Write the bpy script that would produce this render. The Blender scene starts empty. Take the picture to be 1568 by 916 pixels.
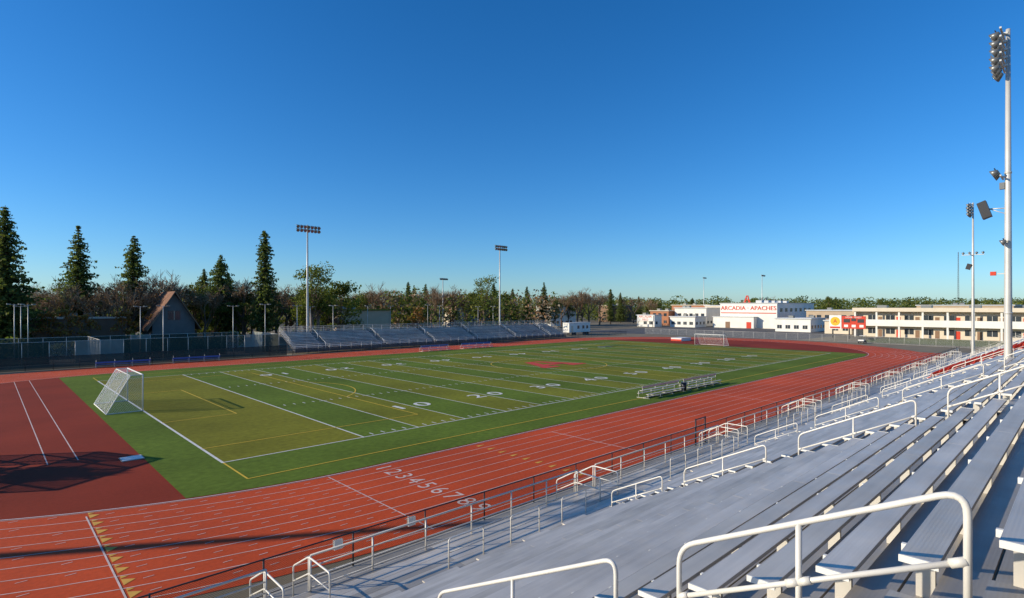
import bpy, math, random
from mathutils import Vector, Matrix
random.seed(7)
R=random.random
def U(a,b): return a+(b-a)*R()
scene=bpy.context.scene
FX,FY=0.691,0.723
def site(e,n):            # site survey grid (metres) -> field grid
    return (n*FX+e*FY, n*FY-e*FX)

# ---------------------------------------------------------------- materials
def nodes(m):
    m.use_nodes=True
    return m.node_tree.nodes,m.node_tree.links
def M(name,col,rough=.7,metal=0,var=.12,scale=2.0,bump=0,bscale=30,stretch=(1,1,1),var2=0,scale2=.05,spec=.5):
    m=bpy.data.materials.new(name); N,L=nodes(m)
    b=N['Principled BSDF']; b.inputs['Roughness'].default_value=rough; b.inputs['Metallic'].default_value=metal
    b.inputs['Specular IOR Level'].default_value=spec
    g=N.new('ShaderNodeNewGeometry'); mp=N.new('ShaderNodeMapping'); mp.inputs['Scale'].default_value=stretch
    L.new(g.outputs['Position'],mp.inputs['Vector'])
    n=N.new('ShaderNodeTexNoise'); n.inputs['Scale'].default_value=scale; n.inputs['Detail'].default_value=5
    L.new(mp.outputs[0],n.inputs['Vector'])
    r=N.new('ShaderNodeMapRange'); r.inputs[1].default_value=.25; r.inputs[2].default_value=.75
    r.inputs[3].default_value=1-var; r.inputs[4].default_value=1+var
    L.new(n.outputs['Fac'],r.inputs[0])
    v=N.new('ShaderNodeVectorMath'); v.operation='SCALE'; v.inputs[0].default_value=col
    L.new(r.outputs[0],v.inputs['Scale'])
    out=v.outputs[0]
    if var2:
        n2=N.new('ShaderNodeTexNoise'); n2.inputs['Scale'].default_value=scale2; n2.inputs['Detail'].default_value=6
        L.new(g.outputs['Position'],n2.inputs['Vector'])
        r2=N.new('ShaderNodeMapRange'); r2.inputs[1].default_value=.3; r2.inputs[2].default_value=.7
        r2.inputs[3].default_value=1-var2; r2.inputs[4].default_value=1+var2
        L.new(n2.outputs['Fac'],r2.inputs[0])
        v2=N.new('ShaderNodeVectorMath'); v2.operation='SCALE'
        L.new(out,v2.inputs[0]); L.new(r2.outputs[0],v2.inputs['Scale']); out=v2.outputs[0]
    L.new(out,b.inputs['Base Color'])
    if bump:
        n3=N.new('ShaderNodeTexNoise'); n3.inputs['Scale'].default_value=bscale; n3.inputs['Detail'].default_value=3
        L.new(mp.outputs[0],n3.inputs['Vector'])
        bp=N.new('ShaderNodeBump'); bp.inputs['Strength'].default_value=bump; bp.inputs['Distance'].default_value=.02
        L.new(n3.outputs['Fac'],bp.inputs['Height']); L.new(bp.outputs[0],b.inputs['Normal'])
    return m
def plank_mat(name,col,metal=.30,rough=.42):
    m=M(name,col,rough,metal,var=.13,scale=1.3,stretch=(.35,6,6),var2=.18,scale2=.6)
    N,L=m.node_tree.nodes,m.node_tree.links
    b=N['Principled BSDF']
    g=N.new('ShaderNodeNewGeometry'); w=N.new('ShaderNodeTexWave'); w.bands_direction='Y'
    w.inputs['Scale'].default_value=11; L.new(g.outputs['Position'],w.inputs['Vector'])
    bp=N.new('ShaderNodeBump'); bp.inputs['Strength'].default_value=.15; bp.inputs['Distance'].default_value=.003
    L.new(w.outputs['Fac'],bp.inputs['Height']); L.new(bp.outputs[0],b.inputs['Normal'])
    n=N.new('ShaderNodeTexNoise'); n.inputs['Scale'].default_value=4; L.new(g.outputs['Position'],n.inputs['Vector'])
    r=N.new('ShaderNodeMapRange'); r.inputs[3].default_value=rough-.1; r.inputs[4].default_value=rough+.15
    L.new(n.outputs['Fac'],r.inputs[0]); L.new(r.outputs[0],b.inputs['Roughness'])
    return m
def link_mat(name,col,s=.08,w=.12):
    m=bpy.data.materials.new(name); N,L=nodes(m); b=N['Principled BSDF']
    b.inputs['Base Color'].default_value=(*col,1); b.inputs['Roughness'].default_value=.5
    g=N.new('ShaderNodeNewGeometry'); sp=N.new('ShaderNodeSeparateXYZ'); L.new(g.outputs['Position'],sp.inputs[0])
    def mth(op,a,b2):
        q=N.new('ShaderNodeMath'); q.operation=op
        for i,x in enumerate((a,b2)):
            if x is None: continue
            if isinstance(x,(int,float)): q.inputs[i].default_value=x
            else: L.new(x,q.inputs[i])
        return q.outputs[0]
    u=mth('ADD',sp.outputs[0],sp.outputs[1]); z=sp.outputs[2]
    a=mth('FRACT',mth('DIVIDE',mth('ADD',u,z),s),None); c=mth('FRACT',mth('ABSOLUTE',mth('DIVIDE',mth('SUBTRACT',mth('ADD',u,500),z),s),None),None)
    f=mth('MAXIMUM',mth('LESS_THAN',a,w),mth('LESS_THAN',c,w))
    t=N.new('ShaderNodeBsdfTransparent'); mx=N.new('ShaderNodeMixShader')
    L.new(f,mx.inputs[0]); L.new(t.outputs[0],mx.inputs[1]); L.new(b.outputs[0],mx.inputs[2])
    L.new(mx.outputs[0],N['Material Output'].inputs['Surface'])
    return m
def screen_mat(name,col,op=.85):
    m=M(name,col,.8,0,.2,.6); N,L=m.node_tree.nodes,m.node_tree.links
    t=N.new('ShaderNodeBsdfTransparent'); mx=N.new('ShaderNodeMixShader'); mx.inputs[0].default_value=op
    L.new(t.outputs[0],mx.inputs[1]); L.new(N['Principled BSDF'].outputs[0],mx.inputs[2])
    L.new(mx.outputs[0],N['Material Output'].inputs['Surface']); return m

m_ground=M('ground_dirt',(.21,.165,.10),.95,0,.25,.3,.3,8,var2=.3,scale2=.02)
m_grass=M('grass',(.11,.13,.03),.95,0,.3,1.5,var2=.25,scale2=.1)
m_asph=M('asphalt',(.09,.085,.08),.9,0,.15,1)
m_conc=M('concrete',(.32,.29,.25),.85,0,.12,1.2,var2=.15,scale2=.3)
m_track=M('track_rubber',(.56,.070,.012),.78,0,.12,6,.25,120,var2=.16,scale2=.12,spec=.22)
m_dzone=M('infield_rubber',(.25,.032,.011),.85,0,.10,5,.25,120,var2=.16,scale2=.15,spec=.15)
m_turf=M('turf_green',(.115,.165,.020),.95,0,.22,2.5,.5,60,var2=.18,scale2=.13,spec=.1)
m_turf2=M('turf_olive',(.195,.185,.020),.95,0,.20,2.5,.5,60,var2=.20,scale2=.13,spec=.1)
m_turf3=M('turf_light_stripe',(.185,.188,.020),.95,0,.20,2.5,.5,60,var2=.20,scale2=.13,spec=.1)
m_lw=M('line_white',(.70,.67,.60),.8,0,.2,4)
m_lwt=M('track_line_white',(.66,.50,.43),.8,0,.25,3)
m_ly=M('line_yellow',(.72,.46,.03),.8,0,.1,4)
m_tri=M('triangle_orange',(.70,.36,.05),.8,0,.15,4)
m_red=M('paint_red',(.60,.045,.015),.7,0,.1,3)
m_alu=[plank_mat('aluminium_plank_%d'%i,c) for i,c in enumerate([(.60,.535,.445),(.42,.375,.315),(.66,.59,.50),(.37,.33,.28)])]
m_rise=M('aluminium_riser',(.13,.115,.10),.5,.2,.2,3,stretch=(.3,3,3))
m_rail=M('rail_galvanised',(.66,.61,.53),.4,.2,.08,3)
m_railw=M('rail_painted',(.76,.71,.62),.38,.05,.07,3)
m_cap=M('end_cap_white',(.80,.77,.70),.5,0,.05,3)
m_pole=M('pole_galvanised',(.60,.57,.51),.45,.25,.10,1)
m_dark=M('dark_metal',(.03,.03,.032),.5,.2,.1,3)
m_glass=M('lamp_glass',(.25,.27,.28),.15,.6,.1,3)
m_lamp=M('lamp_housing',(.20,.20,.19),.4,.5,.1,3)
m_fence=link_mat('chain_link_black',(.02,.02,.02),.07,.13)
m_fenceg=link_mat('chain_link_grey',(.30,.30,.28),.08,.1)
m_wind=screen_mat('windscreen_green',(.025,.048,.034),.84)
m_windg=screen_mat('windscreen_grey',(.24,.27,.25),.7)
m_net=link_mat('goal_net',(.75,.75,.75),.14,.10)
m_white=M('wall_white',(.80,.76,.67),.75,0,.06,.5,var2=.05,scale2=.2)
m_cream=M('wall_cream',(.70,.59,.44),.8,0,.06,.5)
m_tan=M('wall_tan',(.50,.37,.24),.8,0,.08,.5)
m_terra=M('wall_terracotta',(.42,.17,.08),.8,0,.08,.5)
m_roofw=M('roof_white',(.6,.6,.58),.8,0,.08,.5)
m_win=M('window_glass',(.04,.05,.06),.12,0,.2,.4)
m_brownroof=M('roof_shingle_brown',(.20,.085,.04),.85,0,.3,1.5,var2=.25,scale2=.4)
m_wallg=M('wall_grey',(.15,.14,.13),.85,0,.15,.8)
m_wallb=M('wall_brown',(.25,.15,.09),.85,0,.15,.8)
m_blue=M('bench_blue',(.03,.12,.40),.5,0,.1,2)
m_bark=M('bark',(.17,.115,.08),.95,0,.3,3)
def leaf(name,c,tr=.38):
    m=M(name,c,.75,0,.35,.6,spec=.15); N,L=m.node_tree.nodes,m.node_tree.links
    b=N['Principled BSDF']; src=b.inputs['Base Color'].links[0].from_socket
    t=N.new('ShaderNodeBsdfTranslucent'); s=N.new('ShaderNodeVectorMath'); s.operation='MULTIPLY'; s.inputs[1].default_value=(1.5,1.6,.9)
    L.new(src,s.inputs[0]); L.new(s.outputs[0],t.inputs['Color'])
    mx=N.new('ShaderNodeMixShader'); mx.inputs[0].default_value=tr
    L.new(b.outputs[0],mx.inputs[1]); L.new(t.outputs[0],mx.inputs[2]); L.new(mx.outputs[0],N['Material Output'].inputs['Surface'])
    return m
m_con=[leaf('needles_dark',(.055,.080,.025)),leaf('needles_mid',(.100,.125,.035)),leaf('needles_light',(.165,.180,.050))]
m_lf=[leaf('leaf_dark',(.080,.100,.022)),leaf('leaf_mid',(.150,.170,.032)),leaf('leaf_olive',(.23,.215,.050))]
m_br=[leaf('twig_brown',(.29,.195,.12),.2),leaf('twig_rust',(.31,.17,.085),.2),leaf('twig_grey',(.36,.29,.20),.2)]
m_au=[leaf('leaf_rust',(.30,.12,.035)),leaf('leaf_gold',(.32,.20,.05))]

# ---------------------------------------------------------------- mesh builder
class MB:
    def __init__(s): s.v=[];s.f=[];s.m=[];s.sm=[];s.mats=[]
    def mi(s,mat):
        if mat not in s.mats: s.mats.append(mat)
        return s.mats.index(mat)
    def face(s,pts,mat,smooth=False):
        n=len(s.v); s.v+= [tuple(p) for p in pts]; s.f.append(tuple(range(n,n+len(pts)))); s.m.append(s.mi(mat)); s.sm.append(smooth)
    def box(s,x0,x1,y0,y1,z0,z1,mat):
        if x0>x1:x0,x1=x1,x0
        if y0>y1:y0,y1=y1,y0
        if z0>z1:z0,z1=z1,z0
        n=len(s.v)
        s.v+=[(x0,y0,z0),(x1,y0,z0),(x1,y1,z0),(x0,y1,z0),(x0,y0,z1),(x1,y0,z1),(x1,y1,z1),(x0,y1,z1)]
        k=s.mi(mat)
        for q in ((0,3,2,1),(4,5,6,7),(0,1,5,4),(1,2,6,5),(2,3,7,6),(3,0,4,7)):
            s.f.append(tuple(n+i for i in q)); s.m.append(k); s.sm.append(False)
    def obb(s,c,ax,ay,az,mat):  # half-axis vectors
        c=Vector(c);ax=Vector(ax);ay=Vector(ay);az=Vector(az);n=len(s.v)
        for sz in (-1,1):
            for sx,sy in ((-1,-1),(1,-1),(1,1),(-1,1)): s.v.append(tuple(c+ax*sx+ay*sy+az*sz))
        k=s.mi(mat)
        for q in ((0,3,2,1),(4,5,6,7),(0,1,5,4),(1,2,6,5),(2,3,7,6),(3,0,4,7)):
            s.f.append(tuple(n+i for i in q)); s.m.append(k); s.sm.append(False)
    def tube(s,pts,r,mat,n=8,cap=True):
        pts=[Vector(p) for p in pts]; rs=r if isinstance(r,(list,tuple)) else [r]*len(pts)
        k=s.mi(mat); base=len(s.v); prev=None
        for i,p in enumerate(pts):
            if i==0: t=pts[1]-p
            elif i==len(pts)-1: t=p-pts[i-1]
            else: t=(pts[i+1]-p).normalized()+(p-pts[i-1]).normalized()
            t.normalize()
            if prev is None:
                a=Vector((0,0,1)) if abs(t.z)<.9 else Vector((1,0,0))
                prev=t.cross(a).normalized()
            else:
                prev=(prev-t*prev.dot(t)).normalized()
            b=t.cross(prev)
            for j in range(n):
                an=2*math.pi*j/n
                s.v.append(tuple(p+(prev*math.cos(an)+b*math.sin(an))*rs[i]))
        for i in range(len(pts)-1):
            for j in range(n):
                a0=base+i*n+j;a1=base+i*n+(j+1)%n
                s.f.append((a0,a1,a1+n,a0+n)); s.m.append(k); s.sm.append(n>4)
        if cap and n>3:
            s.f.append(tuple(base+j for j in reversed(range(n)))); s.m.append(k); s.sm.append(False)
            e=base+(len(pts)-1)*n
            s.f.append(tuple(e+j for j in range(n))); s.m.append(k); s.sm.append(False)
    def text(s,txt,size,o,xd,ud,mat,xs=1.0):
        cu=bpy.data.curves.new('t','FONT'); cu.body=txt; cu.size=size; cu.align_x='CENTER'; cu.align_y='CENTER'; cu.resolution_u=3
        ob=bpy.data.objects.new('t',cu); scene.collection.objects.link(ob)
        bpy.context.view_layer.update()
        me=bpy.data.meshes.new_from_object(ob.evaluated_get(bpy.context.evaluated_depsgraph_get()))
        o=Vector(o);xd=Vector(xd);ud=Vector(ud);n=len(s.v)
        for v in me.vertices: s.v.append(tuple(o+xd*v.co.x*xs+ud*v.co.y))
        k=s.mi(mat)
        for p in me.polygons: s.f.append(tuple(n+i for i in p.vertices)); s.m.append(k); s.sm.append(False)
        bpy.data.objects.remove(ob); bpy.data.meshes.remove(me); bpy.data.curves.remove(cu)
    def mesh(s,name,loc=(0,0,0)):
        me=bpy.data.meshes.new(name)
        me.from_pydata([(a-loc[0],b-loc[1],c-loc[2]) for a,b,c in s.v],[],s.f)
        for m in s.mats: me.materials.append(m)
        me.polygons.foreach_set('material_index',s.m); me.polygons.foreach_set('use_smooth',s.sm)
        me.update(); return me
    def build(s,name,loc=(0,0,0),parent=None):
        o=bpy.data.objects.new(name,s.mesh(name,loc)); scene.collection.objects.link(o)
        if parent: o.parent=parent
        else: o.location=loc
        return o
def inst(name,me,x,y,z=0,rot=0,sc=1,scz=None):
    o=bpy.data.objects.new(name,me); scene.collection.objects.link(o); o.location=(x,y,z); o.rotation_euler=(0,0,rot)
    o.scale=(sc,sc,scz if scz else sc); return o
def fillet(pts,r,k=5):
    pts=[Vector(p) for p in pts]; out=[pts[0]]
    for i in range(1,len(pts)-1):
        a=(pts[i-1]-pts[i]).normalized(); b=(pts[i+1]-pts[i]).normalized()
        p0=pts[i]+a*r;p2=pts[i]+b*r
        for j in range(k+1):
            t=j/k; out.append(p0*(1-t)**2+pts[i]*2*t*(1-t)+p2*t*t)
    out.append(pts[-1]); return out

# ---------------------------------------------------------------- ground, track, field
g=MB(); S=4000
g.face([(-S,-S,0),(S,-S,0),(S,S,0),(-S,S,0)],m_ground); g.build('ground')
XS0,XS1,CY,RI=15.8,114.3,60.6,32.3
def stad(r,n=40):
    p=[]
    for i in range(n+1):
        a=-math.pi/2+math.pi*i/n; p.append((XS1+r*math.cos(a),CY+r*math.sin(a)))
    for i in range(n+1):
        a=math.pi/2+math.pi*i/n; p.append((XS0+r*math.cos(a),CY+r*math.sin(a)))
    return p
def ring(mb,r0,r1,z,mat,n=40):
    a=stad(r0,n);b=stad(r1,n);k=len(a)
    for i in range(k):
        j=(i+1)%k
        mb.face([(*a[i],z),(*b[i],z),(*b[j],z),(*a[j],z)],mat)
LW=1.067
t=MB()
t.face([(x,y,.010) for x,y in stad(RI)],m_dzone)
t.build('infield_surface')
t=MB()
ring(t,RI,RI+9*LW+.5,.016,m_track,60)
t.face([(XS1,18.5,.012),(135,18.5,.012),(135,28.3,.012),(XS1,28.3,.012)],m_track)
for i in range(10):
    r=RI+i*LW; ring(t,r-.023,r+.023,.022,m_lwt,60)
    if i: t.face([(XS1,28.3-i*LW-.03,.02),(134,28.3-i*LW-.03,.02),(134,28.3-i*LW+.03,.02),(XS1,28.3-i*LW+.03,.02)],m_lwt)
def rect(mb,x0,x1,y0,y1,z,mat): mb.face([(x0,y0,z),(x1,y0,z),(x1,y1,z),(x0,y1,z)],mat)
ytop=28.3; ybot=28.3-9*LW
rect(t,13.37,13.43,ybot,ytop,.026,m_lwt)
for i in range(9):
    yc=ytop-(i+.5)*LW
    t.text(str(i+1),1.4,(16.4,yc,.026),(0,-1,0),(1,0,0),m_lwt,1.0)
    for x in (23.7,):
        t.face([(x-.3,yc-.14,.026),(x+.35,yc,.026),(x-.3,yc+.14,.026)],m_tri)
    for k in range(9):
        x=3.9+k*1.15
        dy=0
        if x<XS0: dy=RI+(i+.5)*LW-math.sqrt((RI+(i+.5)*LW)**2-(XS0-x)**2)
        rect(t,x,x+.32,yc+dy-.018,yc+dy+.018,.026,m_lwt)
    for k in range(9):
        x=-8+k*1.25
        dy=RI+(i+.3)*LW-math.sqrt((RI+(i+.3)*LW)**2-(XS0-x)**2)
        if (i+k)%3: rect(t,x,x+.32,yc+.2*LW+dy-.018,yc+.2*LW+dy+.018,.026,m_lwt)
    x=3.34; Rr=RI+(i+.5)*LW; yy=CY-math.sqrt(Rr*Rr-(XS0-x)**2)
    t.face([(x,yy-.30,.026),(x+.38,yy-.02,.026),(x,yy+.26,.026)],m_tri)
    t.face([(x+.0,yy+.30,.026),(x+.24,yy+.38,.026),(x+.02,yy+.54,.026)],m_tri)
y0_=CY-math.sqrt((RI+9*LW)**2-(XS0-3.2)**2); y1_=CY-math.sqrt((RI)**2-(XS0-3.2)**2)
rect(t,3.21,3.27,y0_,y1_-.6,.03,m_lwt)
for xx in (30,55,80,100):
    rect(t,xx,xx+.07,ytop-LW*8,ytop-LW,.026,m_lwt)
t.build('running_track')
k=MB(); ring(k,RI-.09,RI-.03,.05,m_cap,60); 
k.build('track_kerb')
r=MB()
rect(r,2.67,2.73,41.8,92,.014,m_lwt); rect(r,4.07,4.13,41.8,92,.014,m_lwt)
r.build('jump_runway')
b=MB(); b.box(5.9,7.05,39.4,40.5,.012,.05,m_conc); b.box(5.95,7.0,39.45,40.45,.051,.06,m_cap); b.build('vault_box_cover')

X0,X1=10.16,119.9; G0,G1=19.3,110.74; Y0,Y1=35.2,84.0; YD=.9144
f=MB()
def yc_at(x):
    rr=RI-.35
    d=max(0,XS0-x,x-XS1); return math.sqrt(rr*rr-d*d)
xs=[7+i*1.0 for i in range(117)]
f.face([(x,CY-yc_at(x),.018) for x in xs]+[(x,CY+yc_at(x),.018) for x in reversed(xs)],m_turf)
zs=.022
rect(f,X0,G0,Y0,Y1,zs,m_turf2); rect(f,G1,X1,Y0,Y1,zs,m_turf2)
for i in range(20):
    if i%2==1 and i<10 or i%2==0 and i>=10:
        a=G0+i*5*YD; rect(f,a,a+5*YD,Y0,Y1,zs,m_turf3)
zl=.026; w=.05
for i in range(21):
    a=G0+i*5*YD; ww=w*1.3 if i in(0,20) else w
    rect(f,a-ww,a+ww,Y0,Y1,zl,m_lw)
rect(f,X0-.08,X0+.08,Y0-.1,Y1+.1,zl,m_lw); rect(f,X1-.08,X1+.08,Y0-.1,Y1+.1,zl,m_lw)
for yy in (Y0,Y1):
    rect(f,X0+.09,X1-.09,yy-.06,yy+.06,.0275,m_lw)
for i in range(1,100):
    if i%5==0: continue
    a=G0+i*YD
    for (ya,yb) in ((Y0+.3,Y0+.9),(Y1-.9,Y1-.3),(Y0+16.2,Y0+16.8),(Y1-16.8,Y1-16.2)):
        rect(f,a-w,a+w,ya,yb,zl,m_lw)
for i in range(1,20):
    a=G0+i*5*YD
    for yy in (Y0+16.3,Y1-16.3): rect(f,a-.4,a+.4,yy-w,yy+w,.0285,m_lw)
nums=['1 0','2 0','3 0','4 0','5 0','4 0','3 0','2 0','1 0']
for i,nn in enumerate(nums):
    a=G0+(i+1)*10*YD
    for (yy,sg) in ((Y0+8,1),(Y1-8,-1)):
        f.text(nn,2.7,(a,yy,zl+.006),(sg,0,0),(0,sg,0),m_lw,1.2)
        f.text(nn,2.7,(a+.09,yy+.05,zl+.008),(sg,0,0),(0,sg,0),m_lw,1.2)
zy=.034; w=.05; cy=59.6; SY0,SY1=30.95,88.3
def L4(x0,x1,y0,y1):
    rect(f,x0-w,x0+w,y0,y1,zy,m_ly) if x0==x1 else rect(f,x0,x1,y0-w,y0+w,zy+.002,m_ly)
L4(X0,X1,SY0,SY0);L4(X0,X1,SY1,SY1)
for X in (X0,X1): 
    L4(X,X,SY0,Y0-.12);L4(X,X,Y1+.12,SY1)
L4(65,65,SY0,SY1)
for X,sg in ((X0,1),(X1,-1)):
    for d,hw in ((16.5,20.15),(5.5,9.15)):
        xa,xb=sorted((X,X+sg*d)); L4(xa,xb,cy-hw,cy-hw);L4(xa,xb,cy+hw,cy+hw);L4(X+sg*d,X+sg*d,cy-hw,cy+hw)
    n=14; c0=X+sg*11
    for i in range(n):
        a0=-.92+1.84*i/n;a1=-.92+1.84*(i+1)/n
        f.face([(c0+sg*9.15*math.cos(a0),cy+9.15*math.sin(a0),zy),(c0+sg*9.27*math.cos(a0),cy+9.27*math.sin(a0),zy),(c0+sg*9.27*math.cos(a1),cy+9.27*math.sin(a1),zy),(c0+sg*9.15*math.cos(a1),cy+9.15*math.sin(a1),zy)],m_ly)
for i in range(48):
    a0=2*math.pi*i/48;a1=2*math.pi*(i+1)/48
    f.face([(65+r_*math.cos(a),cy+r_*math.sin(a),zy+.004) for r_,a in ((9.1,a0),(9.22,a0),(9.22,a1),(9.1,a1))],m_ly)
def A_logo(k,z,mat,cx=65,cyy=59.6,rx=1.0,ry=1.0):
    def q(*p): f.face([(cx+x*rx,cyy+y*ry,z) for x,y in p],mat)
    e=k
    q((-4.1-e,-3.2-e),(-1.2+e,-3.2-e),(-1.2+e,-2.2+e),(-4.1-e,-2.2+e)); 
    q((1.2-e,-3.2-e),(4.1+e,-3.2-e),(4.1+e,-2.2+e),(1.2-e,-2.2+e))
    q((-3.6-e,-2.2+e),(-1.9+e,-2.2+e),(.2+e,3.2+e),(-1.3-e,3.2+e))
    q((1.5-e,-2.2+e),(3.6+e,-2.2+e),(1.3+e,3.2+e),(.2+e,3.2+e))
    q((-1.5,-1.3-e),(1.7,-1.3-e),(1.3,-.1+e),(-1.1,-.1+e))
A_logo(0.02,.045,m_red,rx=1.2,ry=1.2)
f.build('football_field')

a=MB(); rect(a,-30,140,-30,18.4,.006,m_conc); a.build('stand_apron')
a=MB(); rect(a,163,192,-60,42,.006,m_grass); a.build('grass_lawn')
a=MB(); rect(a,-120,40,110,150,.006,m_asph); rect(a,158,230,55,130,.006,m_asph); a.build('asphalt_yard')

# ---------------------------------------------------------------- home stand
AIS=[4.6+13.8*i for i in range(9)]; SX0,SX1=-2.6,124.5; AW=.62
TR,RS=.6,.294; YF=14.0
def tz(y): return 7.35-.49*y
stand=bpy.data.objects.new('aluminium_grandstand',None); scene.collection.objects.link(stand)
secs=[]; x=SX0
for a_ in AIS: secs.append((x,a_-AW)); x=a_+AW
secs.append((x,SX1))
def segs(x0,x1,L=5.5):
    n=max(1,round((x1-x0)/L)); d=(x1-x0)/n
    return [(x0+i*d+.004,x0+(i+1)*d-.004) for i in range(n)]
tr=MB(); se=MB(); br=MB(); red=MB()
NR=33
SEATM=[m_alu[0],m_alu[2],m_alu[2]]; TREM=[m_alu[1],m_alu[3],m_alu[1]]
for i in range(NR):
    yf=YF-i*TR; z=tz(yf-.3)
    for (a0,b0) in segs(SX0,SX1,6.9):
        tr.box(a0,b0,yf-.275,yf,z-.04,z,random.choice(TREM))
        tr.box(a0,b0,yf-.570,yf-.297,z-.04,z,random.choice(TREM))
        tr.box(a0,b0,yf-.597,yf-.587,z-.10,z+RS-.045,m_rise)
    for s_i,(a0,b0) in enumerate(secs):
        rr=segs(a0+.02,b0-.02,6.3)
        for (c,d) in rr:
            if i==0:
                n=3
                L=(d-c)/n
                for q in range(n):
                    se.box(c+q*L,c+q*L+L*.62,yf-.56,yf-.30,z+.385,z+.43,random.choice(SEATM))
                    for xx in (c+q*L+.15,c+q*L+L*.62-.15):
                        se.box(xx,xx+.05,yf-.5,yf-.36,z,z+.384,m_cap)
                continue
            isred=(60.4<c<73 and 6<=i<=17)
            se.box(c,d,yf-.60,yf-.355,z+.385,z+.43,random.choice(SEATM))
            se.box(c,d,yf-.354,yf-.350,z+.392,z+.43,m_rail)
            if isred:
                xx=c
                while xx+.5<d:
                    red.obb((xx+.24,yf-.62,z+.68),(.21,0,0),(0,-.02,.0),(0,-.05,.2),m_red)
                    red.box(xx+.04,xx+.44,yf-.6,yf-.3,z+.432,z+.47,m_red)
                    xx+=.5
        if i:
            se.box(a0,a0+.018,yf-.605,yf-.35,z+.38,z+.435,m_cap); se.box(b0-.018,b0,yf-.605,yf-.35,z+.38,z+.435,m_cap)
            xx=a0+.35
            while xx<b0-.2:
                br.box(xx,xx+.045,yf-.53,yf-.40,z+.001,z+.384,m_rail)
                br.box(xx,xx+.04,yf-.349,yf-.30,z+.34,z+.40,m_cap)
                xx+=1.83
    for ax in AIS:
        if i<NR-1: 
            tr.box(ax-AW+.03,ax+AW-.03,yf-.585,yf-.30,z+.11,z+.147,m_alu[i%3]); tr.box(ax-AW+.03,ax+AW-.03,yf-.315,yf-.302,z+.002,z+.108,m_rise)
PZ=tz(13.7)
for (a0,b0) in segs(SX0,SX1,6.9):
    for q in range(8): tr.box(a0,b0,14.02+q*.275,14.02+q*.275+.262,PZ-.04,PZ,random.choice(m_alu))
tr.box(SX0,SX1,16.22,16.25,PZ-.25,PZ+.0,m_rail)
tr.build('treads',parent=stand); se.build('seats',parent=stand); br.build('seat_brackets',parent=stand); red.build('reserved_seats',parent=stand)
sb=MB(); x=SX0+.3
while x<SX1:
    yb=YF-NR*TR; zb=tz(yb)
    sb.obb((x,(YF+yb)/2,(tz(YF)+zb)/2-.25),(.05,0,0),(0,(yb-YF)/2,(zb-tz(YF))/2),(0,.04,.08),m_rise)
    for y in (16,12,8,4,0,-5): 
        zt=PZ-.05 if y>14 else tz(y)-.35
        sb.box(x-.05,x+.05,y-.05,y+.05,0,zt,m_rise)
    x+=3.66
sb.build('substructure',parent=stand)
rl=MB()
def loop(mb,x,ya,yb,r=.024,mat=m_railw,nn=10):
    za=tz(ya);zb=tz(yb); H=.93
    mb.tube(fillet([(x,ya,za-.2),(x,ya,za+H),(x,yb,zb+H),(x,yb,zb-.15)],.17,6),r,mat,nn)
    mb.tube([(x,ya,za+H-.46),(x,yb,zb+H-.46)],r*.92,mat,nn)
    ym=(ya+yb)/2; mb.tube([(x,ym,tz(ym)-.15),(x,ym,tz(ym)+H)],r,mat,nn)
    for yy in (ya,ym,yb): mb.tube([(x,yy,tz(yy)-.16),(x,yy,tz(yy)-.10)],.06,mat,nn)
    for yy,d in ((ya,-1),(ym,1),(ym,-1),(yb,1)):
        zz=tz(yy)+H-.46; mb.tube([(x,yy+d*.0,zz),(x,yy+d*.09,zz-d*.09*.49)],r*1.35,mat,nn)
for ax in AIS:
    near=ax<30
    for (ya,yb) in ((13.4,11.1),(10.2,7.3),(6.3,3.3),(2.6,.55),(-.4,-2.8)):
        loop(rl,ax,ya,yb,nn=12 if near else 6)
rl.build('aisle_handrails',parent=stand)
fr=MB(); gaps=[(ax+1.2,ax+2.5) for ax in AIS]
x=SX0; pieces=[]
for (a0,b0) in gaps: pieces.append((x,a0)); x=b0
pieces.append((x,SX1))
YR=16.18
for (a0,b0) in pieces:
    for dz in (1.08,.74,.42,.1): fr.tube([(a0,YR,PZ+dz),(b0,YR,PZ+dz)],.034 if dz>1 else .024,m_rail,6)
    n=max(1,int((b0-a0)/2.0))
    for i in range(n+1):
        xx=a0+(b0-a0)*i/n; fr.tube([(xx,YR,PZ-.3),(xx,YR,PZ+1.08)],.03,m_rail,6)
for (a0,b0) in gaps:
    for xx in (a0,b0):
        fr.tube(fillet([(xx,14.9,PZ),(xx,14.9,PZ+1.0),(xx,16.3,PZ+1.0),(xx,17.45,.98),(xx,17.45,0)],.12,4),.028,m_railw,8)
        fr.tube([(xx,14.9,PZ+.5),(xx,16.3,PZ+.5),(xx,17.45,.5)],.024,m_railw,6)
        fr.tube([(xx,16.3,PZ-.1),(xx,16.3,PZ+1.0)],.026,m_railw,6)
    for s_ in range(3):
        zt=PZ-(s_+1)*PZ/4; fr.box(a0+.03,b0-.03,16.26+s_*.3,16.26+s_*.3+.28,zt-.04,zt,m_alu[0])
    for q in (-3.0,-5.8,-8.6):
        fr.tube(fillet([(a0+q,14.5,PZ),(a0+q,14.5,PZ+.95),(a0+q+1.5,14.5,PZ+.95),(a0+q+1.5,14.5,PZ)],.1,4),.024,m_railw,6)
        fr.tube([(a0+q,14.5,PZ+.5),(a0+q+1.5,14.5,PZ+.5)],.02,m_railw,6)
yb=YF-NR*TR; zb=tz(yb)+.3
for dz in (1.1,.7,.3): fr.tube([(SX0,yb,zb+dz),(SX1,yb,zb+dz)],.022,m_rail,6)
x=SX0
while x<=SX1+.1: fr.tube([(x,yb,zb-.3),(x,yb,zb+1.1)],.022,m_rail,6); x+=2.31
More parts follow.
